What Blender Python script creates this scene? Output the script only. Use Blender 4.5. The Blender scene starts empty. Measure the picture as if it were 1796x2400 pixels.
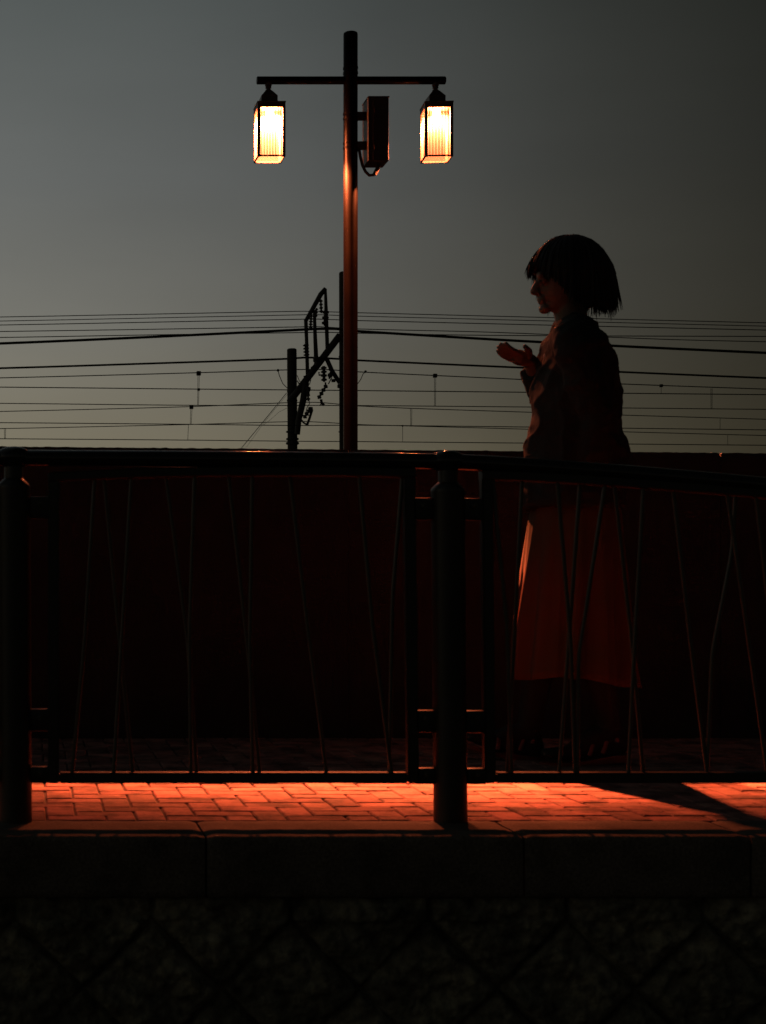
import bpy, bmesh, math, random
from mathutils import Vector, Matrix, noise
R = math.radians
random.seed(7)
scn = bpy.context.scene
C = scn.collection

# ---------------------------------------------------------------- camera
F = 3680.0; PX, PY = 80.0, 1340.0; CH = 0.65          # focal length, principal point (photo pixels), height
cam_d = bpy.data.cameras.new('camera'); cam = bpy.data.objects.new('camera', cam_d); C.objects.link(cam)
cam.location = (0, 0, CH); cam.rotation_euler = (R(90), 0, 0)
cam_d.sensor_fit = 'VERTICAL'; cam_d.sensor_height = 36; cam_d.lens = F*36/2400
cam_d.shift_x = (898-PX)/2400; cam_d.shift_y = -(1200-PY)/2400
cam_d.clip_start = 0.05; cam_d.clip_end = 5000
cam_d.dof.use_dof = True; cam_d.dof.focus_distance = 16.0; cam_d.dof.aperture_fstop = 11
scn.camera = cam
def P(px, py, D): return Vector(((px-PX)/F*D, D, CH+(PY-py)/F*D))

# ---------------------------------------------------------------- world: dusk sky
w = bpy.data.worlds.new("World"); scn.world = w; w.use_nodes = True
nt = w.node_tree; N = nt.nodes; L = nt.links; N.clear()
def nd(t, **k):
    n = N.new(t)
    for a, b in k.items(): setattr(n, a, b)
    return n
def ramp(n, pts):
    e = n.color_ramp.elements
    while len(e) < len(pts): e.new(0.5)
    for i, (p, c) in enumerate(pts): e[i].position = p; e[i].color = (*c, 1) if len(c) == 3 else c
tc = nd('ShaderNodeTexCoord'); sp = nd('ShaderNodeSeparateXYZ'); L.new(tc.outputs['Generated'], sp.inputs[0])
az = nd('ShaderNodeMath', operation='ARCTAN2'); L.new(sp.outputs['X'], az.inputs[0]); L.new(sp.outputs['Y'], az.inputs[1])
azr = nd('ShaderNodeMapRange'); azr.inputs['From Min'].default_value = -math.pi; azr.inputs['From Max'].default_value = math.pi
L.new(az.outputs[0], azr.inputs['Value'])
def A(deg): return (deg+180)/360
r1 = nd('ShaderNodeValToRGB'); r1.color_ramp.interpolation = 'EASE'
g = lambda v: (v, v, v)
ramp(r1, [(A(-180), g(.12)), (A(-140), g(.30)), (A(-95), (.9, .86, .74)), (A(-50), g(.8)), (A(-18), g(1.0)), (A(-1), g(.90)), (A(10), g(.62)), (A(17), (.36, .355, .34)), (A(25), (.155, .15, .133)), (A(60), (.08, .079, .072)), (A(180), g(.12))])
r1.color_ramp.interpolation = 'CARDINAL'
L.new(azr.outputs[0], r1.inputs[0])
el = nd('ShaderNodeMath', operation='ARCSINE'); L.new(sp.outputs['Z'], el.inputs[0])
elr = nd('ShaderNodeMapRange'); elr.inputs['From Min'].default_value = 0; elr.inputs['From Max'].default_value = math.pi/2
L.new(el.outputs[0], elr.inputs['Value'])
r2 = nd('ShaderNodeValToRGB')
ramp(r2, [(0, (.27, .20, .11)), (4.4/90, (.222, .197, .138)), (9/90, (.188, .185, .161)), (14/90, (.148, .156, .150)), (20/90, (.103, .116, .113)), (40/90, (.045, .055, .06)), (1, (.03, .037, .042))])
L.new(elr.outputs[0], r2.inputs[0])
mx = nd('ShaderNodeMix', data_type='RGBA', blend_type='MULTIPLY'); mx.inputs[0].default_value = 1
L.new(r2.outputs[0], mx.inputs[6]); L.new(r1.outputs[0], mx.inputs[7])
nz = nd('ShaderNodeTexNoise'); nz.inputs['Scale'].default_value = 3.2; nz.inputs['Detail'].default_value = 5; nz.inputs['Roughness'].default_value = .5
mpg = nd('ShaderNodeMapping'); mpg.inputs['Scale'].default_value = (1, 1, 3.5); L.new(tc.outputs['Generated'], mpg.inputs[0]); L.new(mpg.outputs[0], nz.inputs['Vector'])
nr = nd('ShaderNodeMapRange'); nr.inputs['From Min'].default_value = .3; nr.inputs['From Max'].default_value = .7; nr.inputs['To Min'].default_value = .93; nr.inputs['To Max'].default_value = 1.07
L.new(nz.outputs['Fac'], nr.inputs['Value'])
mx3 = nd('ShaderNodeVectorMath', operation='SCALE'); L.new(mx.outputs[2], mx3.inputs[0]); L.new(nr.outputs[0], mx3.inputs['Scale'])
bg = nd('ShaderNodeBackground'); bg.inputs['Strength'].default_value = 1.0
L.new(mx3.outputs[0], bg.inputs['Color'])
wo = nd('ShaderNodeOutputWorld'); L.new(bg.outputs[0], wo.inputs[0])
scn.view_settings.view_transform = 'Standard'; scn.view_settings.look = 'None'
scn.view_settings.exposure = 0; scn.view_settings.gamma = 1
LAMP_COL = (1.0, .205, .08); LAMP_W = 19000.0

# ---------------------------------------------------------------- materials
def material(name, col, rough=.6, metal=0, col2=None, nscale=20, bump=0, bscale=60, spec=.5, detail=6, coords='Object', stain=None, attr=None):
    m = bpy.data.materials.new(name); m.use_nodes = True
    t = m.node_tree; n = t.nodes; l = t.links
    b = n['Principled BSDF']
    b.inputs['Roughness'].default_value = rough; b.inputs['Metallic'].default_value = metal
    b.inputs['Specular IOR Level'].default_value = spec
    tcn = n.new('ShaderNodeTexCoord')
    nz = n.new('ShaderNodeTexNoise'); nz.inputs['Scale'].default_value = nscale; nz.inputs['Detail'].default_value = detail
    l.new(tcn.outputs[coords], nz.inputs['Vector'])
    cr = n.new('ShaderNodeValToRGB'); e = cr.color_ramp.elements
    c2 = col2 or tuple(c*.7 for c in col)
    e[0].position = .3; e[0].color = (*c2, 1); e[1].position = .7; e[1].color = (*col, 1)
    l.new(nz.outputs['Fac'], cr.inputs[0]); out = cr.outputs[0]
    if attr:
        a = n.new('ShaderNodeAttribute'); a.attribute_name = attr
        mm = n.new('ShaderNodeMix'); mm.data_type = 'RGBA'; mm.blend_type = 'MULTIPLY'; mm.inputs[0].default_value = 1
        l.new(out, mm.inputs[6]); l.new(a.outputs['Color'], mm.inputs[7]); out = mm.outputs[2]
    if stain:
        sc, lo, hi, sc2 = stain
        n2 = n.new('ShaderNodeTexNoise'); n2.inputs['Scale'].default_value = sc; n2.inputs['Detail'].default_value = 7; n2.inputs['Roughness'].default_value = .65
        l.new(tcn.outputs[coords], n2.inputs['Vector'])
        c3 = n.new('ShaderNodeValToRGB'); e = c3.color_ramp.elements
        e[0].position = lo; e[0].color = (sc2, sc2, sc2, 1); e[1].position = hi; e[1].color = (1, 1, 1, 1)
        l.new(n2.outputs['Fac'], c3.inputs[0])
        mm = n.new('ShaderNodeMix'); mm.data_type = 'RGBA'; mm.blend_type = 'MULTIPLY'; mm.inputs[0].default_value = 1
        l.new(out, mm.inputs[6]); l.new(c3.outputs[0], mm.inputs[7]); out = mm.outputs[2]
    l.new(out, b.inputs['Base Color'])
    rr = n.new('ShaderNodeMapRange'); rr.inputs['To Min'].default_value = max(0, rough-.08); rr.inputs['To Max'].default_value = min(1, rough+.1)
    l.new(nz.outputs['Fac'], rr.inputs['Value']); l.new(rr.outputs[0], b.inputs['Roughness'])
    if bump:
        n3 = n.new('ShaderNodeTexNoise'); n3.inputs['Scale'].default_value = bscale; n3.inputs['Detail'].default_value = 8
        l.new(tcn.outputs[coords], n3.inputs['Vector'])
        bp = n.new('ShaderNodeBump'); bp.inputs['Strength'].default_value = 1; bp.inputs['Distance'].default_value = bump
        l.new(n3.outputs['Fac'], bp.inputs['Height']); l.new(bp.outputs[0], b.inputs['Normal'])
    return m
M = {}
M['rail'] = material('rail_paint', (.020, .017, .012), .42, 0, nscale=30, bump=.0001, bscale=200)
M['handrail'] = material('handrail_paint', (.018, .016, .012), .1, 0, nscale=30, bump=.00006, bscale=120)
M['bar'] = material('baluster_paint', (.055, .052, .036), .4, 0, nscale=30, bump=.0003, bscale=250)
M['pole'] = material('lamp_paint', (.0016, .0012, .0008), .34, 0, (.0008, .0006, .0004), nscale=5, spec=.05)
M['frame'] = material('lantern_frame', (.03, .018, .011), .5, 0, nscale=30, bump=.0003)
M['boxm'] = material('control_box_paint', (.006, .004, .0035), .5, 0, nscale=20, bump=.0004)
M['cable'] = material('rubber_cable', (.02, .018, .015), .6)
M['steel'] = material('railway_steel', (.03, .026, .02), .7, 0, nscale=6)
M['mast'] = material('railway_concrete', (.035, .03, .024), .85, 0, nscale=5, bump=.003, bscale=30)
M['wire'] = material('wire', (.012, .012, .01), .8)
M['wall'] = material('parapet_concrete', (.034, .025, .024), .85, 0, (.017, .012, .012), nscale=9, bump=.002, bscale=260, stain=(3, .35, .6, .55))
M['brick'] = material('paving_brick', (.40, .195, .165), .88, 0, (.29, .135, .11), nscale=55, bump=.002, bscale=210, stain=(9, .38, .56, .30), attr='tone', spec=.25)
M['mortar'] = material('paving_sand', (.05, .035, .03), .95, 0, nscale=60, bump=.001)
M['kerb'] = material('kerb_granite', (.17, .14, .11), .85, 0, (.07, .055, .04), nscale=130, bump=.0025, bscale=180, stain=(7, .35, .55, .5), spec=.3)
M['rock'] = material('rock_facing', (.33, .305, .215), .9, 0, (.07, .065, .045), nscale=30, bump=.006, bscale=90, stain=(4, .35, .6, .45), spec=.25)
M['road'] = material('road_asphalt', (.05, .05, .045), .9, 0, nscale=80, bump=.002)
M['ground'] = material('ground_soil', (.05, .055, .03), .95, 0, nscale=3)
M['skin'] = material('skin', (.17, .10, .07), .55)
M['hair'] = material('hair', (.008, .006, .005), .6, nscale=60, spec=.25)
M['top'] = material('jacket_cloth', (.006, .0055, .0045), .9, nscale=20, bump=.0015, bscale=50)
M['tights'] = material('tights', (.007, .006, .006), .8)
M['shoe'] = material('sandal_leather', (.20, .04, .03), .4)
def skirt_mat():
    m = bpy.data.materials.new('skirt_cloth'); m.use_nodes = True
    n = m.node_tree.nodes; l = m.node_tree.links; b = n['Principled BSDF']
    b.inputs['Roughness'].default_value = .9
    tcn = n.new('ShaderNodeTexCoord'); nz = n.new('ShaderNodeTexNoise'); nz.inputs['Scale'].default_value = 3.5; nz.inputs['Detail'].default_value = 5
    l.new(tcn.outputs['Object'], nz.inputs['Vector'])
    cr = n.new('ShaderNodeValToRGB'); e = cr.color_ramp.elements; e[0].position = .3; e[1].position = .7
    e[0].color = (.045, .038, .014, 1); e[1].color = (.105, .024, .013, 1)
    l.new(nz.outputs['Fac'], cr.inputs[0]); l.new(cr.outputs[0], b.inputs['Base Color'])
    tr = n.new('ShaderNodeBsdfTranslucent'); l.new(cr.outputs[0], tr.inputs['Color'])
    mxs = n.new('ShaderNodeMixShader'); mxs.inputs[0].default_value = .05
    l.new(b.outputs[0], mxs.inputs[1]); l.new(tr.outputs[0], mxs.inputs[2]); l.new(mxs.outputs[0], n['Material Output'].inputs[0])
    return m
M['skirt'] = skirt_mat()
def glass_mat(name, clear):
    m = bpy.data.materials.new(name); m.use_nodes = True
    n = m.node_tree.nodes; l = m.node_tree.links; n.remove(n['Principled BSDF'])
    tcn = n.new('ShaderNodeTexCoord'); s = n.new('ShaderNodeSeparateXYZ'); l.new(tcn.outputs['Object'], s.inputs[0])
    ad = n.new('ShaderNodeMath'); ad.operation = 'ADD'; l.new(s.outputs[0], ad.inputs[0]); l.new(s.outputs[1], ad.inputs[1])
    ml = n.new('ShaderNodeMath'); ml.operation = 'MULTIPLY'; ml.inputs[1].default_value = 2*math.pi/.0150; l.new(ad.outputs[0], ml.inputs[0])
    si = n.new('ShaderNodeMath'); si.operation = 'SINE'; l.new(ml.outputs[0], si.inputs[0])
    cr = n.new('ShaderNodeValToRGB'); e = cr.color_ramp.elements
    mr = n.new('ShaderNodeMapRange'); mr.inputs['From Min'].default_value = -1; l.new(si.outputs[0], mr.inputs['Value'])
    e[0].position = 0; e[0].color = (.5, .36, .22, 1); e[1].position = .5; e[1].color = (.95, .92, .85, 1)
    l.new(mr.outputs[0], cr.inputs[0])
    tr = n.new('ShaderNodeBsdfTranslucent'); l.new(cr.outputs[0], tr.inputs['Color'])
    tp = n.new('ShaderNodeBsdfTransparent'); c5 = n.new('ShaderNodeValToRGB'); e5 = c5.color_ramp.elements; e5[0].position = .05; e5[0].color = (.62, .5, .38, 1); e5[1].position = .5; e5[1].color = (.98, .93, .86, 1)
    l.new(mr.outputs[0], c5.inputs[0]); l.new(c5.outputs[0], tp.inputs['Color'])
    mx1 = n.new('ShaderNodeMixShader'); mx1.inputs[0].default_value = clear
    l.new(tr.outputs[0], mx1.inputs[1]); l.new(tp.outputs[0], mx1.inputs[2])
    gl = n.new('ShaderNodeBsdfGlossy'); gl.inputs['Roughness'].default_value = .15
    mx2 = n.new('ShaderNodeMixShader'); mx2.inputs[0].default_value = .01
    l.new(mx1.outputs[0], mx2.inputs[1]); l.new(gl.outputs[0], mx2.inputs[2])
    l.new(mx2.outputs[0], n['Material Output'].inputs[0])
    return m
M['glass'] = glass_mat('ribbed_lantern_glass', .989)
M['glass_low'] = glass_mat('clear_lantern_glass', .996)
def emit(name, col, s):
    m = bpy.data.materials.new(name); m.use_nodes = True
    b = m.node_tree.nodes['Principled BSDF']
    b.inputs['Base Color'].default_value = (.8, .7, .5, 1)
    b.inputs['Emission Color'].default_value = (*col, 1); b.inputs['Emission Strength'].default_value = s
    return m
M['bulb'] = emit('glowing_bulb', (1, .55, .25), 90)
M['enamel'] = material('white_enamel', (.55, .42, .34), .5)

# ---------------------------------------------------------------- mesh helpers
def BM(): return bmesh.new()
def box(bm, x0, x1, y0, y1, z0, z1, bev=0):
    t = bmesh.new(); bmesh.ops.create_cube(t, size=1)
    for v in t.verts: v.co = Vector((x0+(v.co.x+.5)*(x1-x0), y0+(v.co.y+.5)*(y1-y0), z0+(v.co.z+.5)*(z1-z0)))
    if bev: bmesh.ops.bevel(t, geom=t.edges[:], offset=bev, segments=2, affect='EDGES', profile=.6)
    merge(bm, t)
def merge(bm, t):
    me = bpy.data.meshes.new('tmp'); t.to_mesh(me); t.free(); bm.from_mesh(me); bpy.data.meshes.remove(me)
def tube(bm, pts, r, seg=12, flat=None):
    pts = [Vector(p) for p in pts]; n = len(pts)
    rs = r if isinstance(r, (list, tuple)) else [r]*n
    tang = []
    for i in range(n):
        a = pts[max(i-1, 0)]; b = pts[min(i+1, n-1)]; tang.append((b-a).normalized())
    up = Vector((0, 0, 1)) if abs(tang[0].z) < .9 else Vector((0, 1, 0))
    nx = tang[0].cross(up).normalized(); rings = []
    for i in range(n):
        t = tang[i]; nx = (nx-t*nx.dot(t)).normalized(); ny = t.cross(nx)
        ring = []
        for k in range(seg):
            a = 2*math.pi*k/seg
            ring.append(bm.verts.new(pts[i]+nx*math.cos(a)*rs[i]+ny*math.sin(a)*rs[i]*(flat or 1)))
        rings.append(ring)
    for i in range(n-1):
        for k in range(seg):
            bm.faces.new((rings[i][k], rings[i][(k+1) % seg], rings[i+1][(k+1) % seg], rings[i+1][k]))
    bm.faces.new(rings[0][::-1]); bm.faces.new(rings[-1])
def lathe(bm, c, prof, seg=32):      # prof: [(r, z)], absolute z
    rings = []
    for r, z in prof:
        rings.append([bm.verts.new((c[0]+r*math.cos(2*math.pi*k/seg), c[1]+r*math.sin(2*math.pi*k/seg), z)) for k in range(seg)])
    for i in range(len(prof)-1):
        for k in range(seg): bm.faces.new((rings[i][k], rings[i][(k+1) % seg], rings[i+1][(k+1) % seg], rings[i+1][k]))
    bm.faces.new(rings[0][::-1]); bm.faces.new(rings[-1])
def barbox(bm, a, b, wx, wy, bev=.0):   # a rectangular bar from a to b; wx = width in the plane facing the viewer, wy = depth
    a = Vector(a); b = Vector(b); d = (b-a); ln = d.length; d.normalize()
    side = Vector((0, 1, 0)); s2 = d.cross(side).normalized()
    t = bmesh.new(); bmesh.ops.create_cube(t, size=1)
    for v in t.verts: v.co = Vector((v.co.x*wx, v.co.y*wy, v.co.z*ln))
    if bev: bmesh.ops.bevel(t, geom=t.edges[:], offset=bev, segments=2, affect='EDGES')
    mat = Matrix((s2, side, d)).transposed()
    for v in t.verts: v.co = mat @ v.co + (a+b)/2
    merge(bm, t)
def ball(bm, c, r, sx=1, sy=1, sz=1, u=20, v=12):
    t = bmesh.new(); bmesh.ops.create_uvsphere(t, u_segments=u, v_segments=v, radius=1)
    for q in t.verts: q.co = Vector((q.co.x*r*sx, q.co.y*r*sy, q.co.z*r*sz))+Vector(c)
    merge(bm, t)
def tag(o, label=None, cat=None, group=None, kind=None):
    if label: o['label'] = label
    if cat: o['category'] = cat
    if group: o['group'] = group
    if kind: o['kind'] = kind
    return o
def obj(name, bm, mat, parent=None, smooth=True, origin=None, angle=40):
    bmesh.ops.recalc_face_normals(bm, faces=bm.faces[:])
    me = bpy.data.meshes.new(name)
    base = parent_loc(parent) if parent else (Vector(origin) if origin is not None else Vector((0, 0, 0)))
    for v in bm.verts: v.co -= base
    if smooth:
        for f in bm.faces: f.smooth = True
        lim = R(angle)
        for e in bm.edges:
            if len(e.link_faces) == 2 and e.calc_face_angle(0) > lim: e.smooth = False
    bm.to_mesh(me); bm.free(); me.materials.append(mat)
    o = bpy.data.objects.new(name, me); C.objects.link(o)
    if parent: o.parent = parent
    else: o.location = base
    return o
def parent_loc(p):
    v = Vector((0, 0, 0))
    while p: v += Vector(p.location); p = p.parent
    return v
def thing(name, loc, label, cat, group=None):
    o = bpy.data.objects.new(name, None); C.objects.link(o); o.location = loc; o.empty_display_size = .2
    return tag(o, label, cat, group)

# ---------------------------------------------------------------- setting
ZR = -.9
bm = BM(); box(bm, -400, 400, -200, 3000, -6.4, -6.0); tag(obj('ground', bm, M['ground'], smooth=False), kind='structure')
bm = BM(); box(bm, -30, 30, -25, 4.0, ZR-.3, ZR); tag(obj('road', bm, M['road'], smooth=False), kind='structure')
D_K = 3.858; D_B = 4.103; D_W = 6.13; WT = .12
X0, X1 = -2.2, 5.2
bm = BM(); box(bm, X0, X1, D_B+.002, 9.6, -1.6, -.006); tag(obj('pavement', bm, M['mortar'], smooth=False), kind='structure')
# herringbone paving bricks
bm = BM(); tone = []
W = .0795; gap = .0022; xoff = P(180, 1923, D_B).x % W
lay = bm.faces.layers.int.new('i')
nx0 = int(X0/W)-2; nx1 = int(X1/W)+2; nyn = int((D_W-D_B)/W)+3
cnt = 0
for i in range(nx0, nx1):
    for j in range(-2, nyn):
        k = (i-j) % 4
        if k == 0: a = (i, j, i+2, j+1)
        elif k == 3: a = (i, j, i+1, j+2)
        else: continue
        x0 = a[0]*W+xoff+gap; x1 = a[2]*W+xoff-gap; y0 = D_B+a[1]*W+gap; y1 = D_B+a[3]*W-gap
        y0 = max(y0, D_B+gap); y1 = min(y1, D_W+.02)
        if y1-y0 < .01 or x0 < X0 or x1 > X1: continue
        dz = random.uniform(-.0012, .0012); tx = random.uniform(-.012, .012); ty = random.uniform(-.012, .012)
        jx = random.uniform(-.0016, .0016); jy = random.uniform(-.0013, .0013)
        c = Vector(((x0+x1)/2, (y0+y1)/2, 0)); ch = .0035
        def q(x, y, z): return bm.verts.new((x+jx, y+jy, z+dz+(x-c.x)*tx+(y-c.y)*ty))
        lo = [q(x0, y0, -.02), q(x1, y0, -.02), q(x1, y1, -.02), q(x0, y1, -.02)]
        md = [q(x0, y0, -ch), q(x1, y0, -ch), q(x1, y1, -ch), q(x0, y1, -ch)]
        hi = [q(x0+ch, y0+ch, 0), q(x1-ch, y0+ch, 0), q(x1-ch, y1-ch, 0), q(x0+ch, y1-ch, 0)]
        fs = [bm.faces.new(hi)]
        for s in range(4):
            fs.append(bm.faces.new((lo[s], lo[(s+1) % 4], md[(s+1) % 4], md[s])))
            fs.append(bm.faces.new((md[s], md[(s+1) % 4], hi[(s+1) % 4], hi[s])))
        for f in fs: f[lay] = cnt
        v = random.uniform(.60, 1.15); h = random.uniform(-.12, .10); tone.append((v, v*(1+h), v*(1+h*.5), 1)); cnt += 1
o = obj('paving_bricks', bm, M['brick'], smooth=False); tag(o, kind='structure')
me = o.data; ids = [0]*len(me.polygons); me.attributes['i'].data.foreach_get('value', ids)
ca = me.color_attributes.new('tone', 'FLOAT_COLOR', 'CORNER')
for p in me.polygons:
    for li in p.loop_indices: ca.data[li].color = tone[ids[p.index]]

# ---------------------------------------------------------------- retaining wall with coping stones
rw = thing('retaining_wall', (1.2, D_K, ZR), 'low retaining wall of rock faced diamond blocks under the railing', 'wall')
zc = CH-(2108-PY)/F*D_K
jx = [-1.17, P(-262, 0, D_K).x, P(484, 0, D_K).x, P(1230, 0, D_K).x, P(1762, 0, D_K).x, P(2500, 0, D_K).x, 3.9, X1]
jx = [X0]+jx
for a, b in zip(jx[:-1], jx[1:]):
    if b-a < .05: continue
    t = bmesh.new(); nxs = max(2, int((b-a)/.02)); 
    prof = [(D_B, -.10), (D_B, -.004), (D_B-.006, 0.0), (D_B-.06, .0), (D_B-.12, 0), (D_B-.18, 0), (D_K+.014, 0), (D_K+.004, -.004), (D_K, -.014), (D_K, -.04), (D_K, -.07), (D_K, -.1), (D_K, -.13), (D_K, zc+.007), (D_K+.008, zc+.002), (D_B, zc+.002)]
    g0 = .0028; rows = []
    for i in range(nxs+1):
        x = a+g0+(b-a-2*g0)*i/nxs; e = min(i, nxs-i); row = []
        for (y, z) in prof:
            n3 = noise.noise(Vector((x*14, y*14, z*14)))*.0025+noise.noise(Vector((x*55, y*55, z*55)))*.0012
            rr = .004 if e == 0 else 0
            if z > -.005: row.append(t.verts.new((x, y, z+n3*.7-rr)))
            else: row.append(t.verts.new((x, y+(rr-n3 if y < D_B-.01 else 0), z)))
        rows.append(row)
    for i in range(nxs):
        for k in range(len(prof)-1): t.faces.new((rows[i][k], rows[i+1][k], rows[i+1][k+1], rows[i][k+1]))
        t.faces.new((rows[i][-1], rows[i+1][-1], rows[i+1][0], rows[i][0]))
    t.faces.new(rows[0]); t.faces.new(rows[-1][::-1])
    obj('coping_stone', t, M['kerb'], rw, angle=60)
# diamond facing: one height field with solid back
t = bmesh.new(); per = 327/F*D_K; xa = P(33, 0, D_K).x; zt = CH-(2164-PY)/F*D_K
step = .006; nxg = int((4.0+1.6)/step); nz = int((zc-ZR)/step)
def hf(x, z):
    u = (x-xa)/per; v = (z-zt)/per
    if v > 0:
        dj = abs(u-round(u))*per; cell = (math.floor(u)+.5, 9); 
        pz = min((zc-z), 1)
        d = min(dj, pz+.012)
        aa = u+v; bb = u-v
        d2 = 1
    else:
        aa = (u-v); bb = (u+v)
        d = min(abs(aa-round(aa)), abs(bb-round(bb)))*per/1.414
        if v > -.5: d = min(d, max(zc-z, 0)+.012)
        cell = (math.floor(aa), math.floor(bb))
    pil = 1-math.exp(-d/.011)
    sd = Vector((cell[0]*7.3, cell[1]*3.1, 0))
    n1 = noise.fractal(Vector((x*8+z*3, z*9-x*2, 0))+sd, .75, 2.1, 7)
    n2 = noise.noise(Vector((cell[0]*1.7+.3, cell[1]*2.3+.7, .5)))
    return pil*(.028+.012*n2+.030*n1)+.002*noise.noise(Vector((x*80, z*80, 1)))-.012*math.exp(-(d/.004)**2)
rows = []
for i in range(nxg+1):
    x = -1.6+i*step
    rows.append([t.verts.new((x, D_K+.046-hf(x, ZR+.0+(zc-ZR)*k/nz), ZR+(zc-ZR)*k/nz)) for k in range(nz+1)])
for i in range(nxg):
    for k in range(nz): t.faces.new((rows[i][k], rows[i+1][k], rows[i+1][k+1], rows[i][k+1]))
obj('stone_facing', t, M['rock'], rw, angle=180)
bm = BM(); box(bm, X0, X1, D_K+.063, D_B+.0, ZR-.2, zc-.001); obj('wall_core', bm, M['rock'], rw, smooth=False)

# ---------------------------------------------------------------- parapet wall behind the pavement
pw = thing('parapet_wall', (1.2, D_W, 0), 'dark reddish concrete parapet wall along the back of the pavement', 'wall')
def ztop(x):
    px = PX+x/D_W*F; return CH+(PY-(1046+(px)*16/1796))/F*D_W
jw = [X0, P(-60, 0, D_W).x, P(817, 0, D_W).x, P(1689, 0, D_W).x, P(2560, 0, D_W).x, X1]
for a, b in zip(jw[:-1], jw[1:]):
    t = bmesh.new(); n_ = int((b-a)/.012); rows = []
    prof = [(0, 0), (0, .25), (0, .5), (0, .75), (0, .93), (0, .985), (.005, 1.0), (.5*WT, 1.0), (WT-.004, 1.0), (WT, .985), (WT, .5), (WT, 0)]
    for i in range(n_+1):
        x = a+.0014+(b-a-.0028)*i/n_; zz = ztop(x); row = []
        ee = .003 if i == 0 or i == n_ else 0
        for (y, f) in prof:
            z = zz*f if f < .95 else (zz-.010 if f < 1 else zz)
            nn = noise.noise(Vector((x*40, y*40, z*40)))*.0018+noise.noise(Vector((x*110, y*90, z*90)))*.0010
            row.append(t.verts.new((x, D_W+y+(nn if y < WT*.3 else 0), z+(nn*1.2-ee if f > .9 else 0)-(.02 if f == 0 else 0))))
        rows.append(row)
    for i in range(n_):
        for k in range(len(prof)-1): t.faces.new((rows[i][k], rows[i+1][k], rows[i+1][k+1], rows[i][k+1]))
    t.faces.new(rows[0]); t.faces.new(rows[-1][::-1])
    obj('wall_section', t, M['wall'], pw, angle=60)
for x in jw[1:-1]:
    bm = BM(); box(bm, x-.0013, x+.0013, D_W+.004, D_W+WT-.012, 0, ztop(x)-.014); obj('light_stop_filler', bm, M['mortar'], pw, smooth=False)  # recessed filler added to block lamp light leaking through the open joints

# ---------------------------------------------------------------- railing
DF = 4.09; SF = F/DF
def Q(px, py): return P(px, py, DF)
railing = thing('railing', (P(1055, 0, DF).x, DF, 0), 'dark metal railing with crooked slanting balusters standing on the kerb stones', 'railing')
hr = [(-1150, 1074), (-200, 1073), (0, 1073.5), (300, 1075), (600, 1077), (900, 1080), (1060, 1083), (1150, 1087), (1230, 1092), (1320, 1098), (1400, 1104), (1480, 1110), (1550, 1116), (1680, 1127), (1796, 1138), (1950, 1154), (2140, 1176)]
bm = BM(); tube(bm, [Q(x, y) for x, y in hr], .0215, 20); obj('handrail', bm, M['handrail'], railing)
def interp(tab, x):
    for (a, b), (c, d) in zip(tab[:-1], tab[1:]):
        if a <= x <= c: return b+(d-b)*(x-a)/(c-a)
    return tab[-1][1] if x > tab[-1][0] else tab[0][1]
def post(px_top, px_bot):
    hy = interp(hr, px_top); o_ = -hy+1083
    zt = Q(0, 1143-o_).z; zb = 0; x1 = Q(px_top, 0).x; x0 = Q(px_bot, 0).x
    bm = BM(); r = .0425
    lathe(bm, (0, 0), [(r+.0006, -.02), (r+.0006, zt-.012), (r+.001, zt-.008), (r-.001, zt-.002), (.027, zt+.012), (.0245, zt+.014), (.0245, zt+.05)], 40)
    for v in bm.verts:
        f = max(0, min(1, v.co.z/zt)); v.co.x += x0+(x1-x0)*f; v.co.y += DF
    p = obj('post', bm, M['rail'], railing, angle=30)
    bm = BM(); zs = Q(0, hy).z
    ball(bm, (x1, DF, zs+.003), .0275, 1.75, 1.05, 1.0, 28, 16)
    lathe(bm, (x1, DF), [(.0195, zt+.045), (.0195, zs-.03), (.028, zs-.018), (.028, zs)], 24)
    obj('rail_saddle', bm, M['handrail'], p)
    return p
for a, b in [(-968, -968), (32, 37), (1049.5, 1056.5), (2080, 2094)]: post(a, b)
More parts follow.
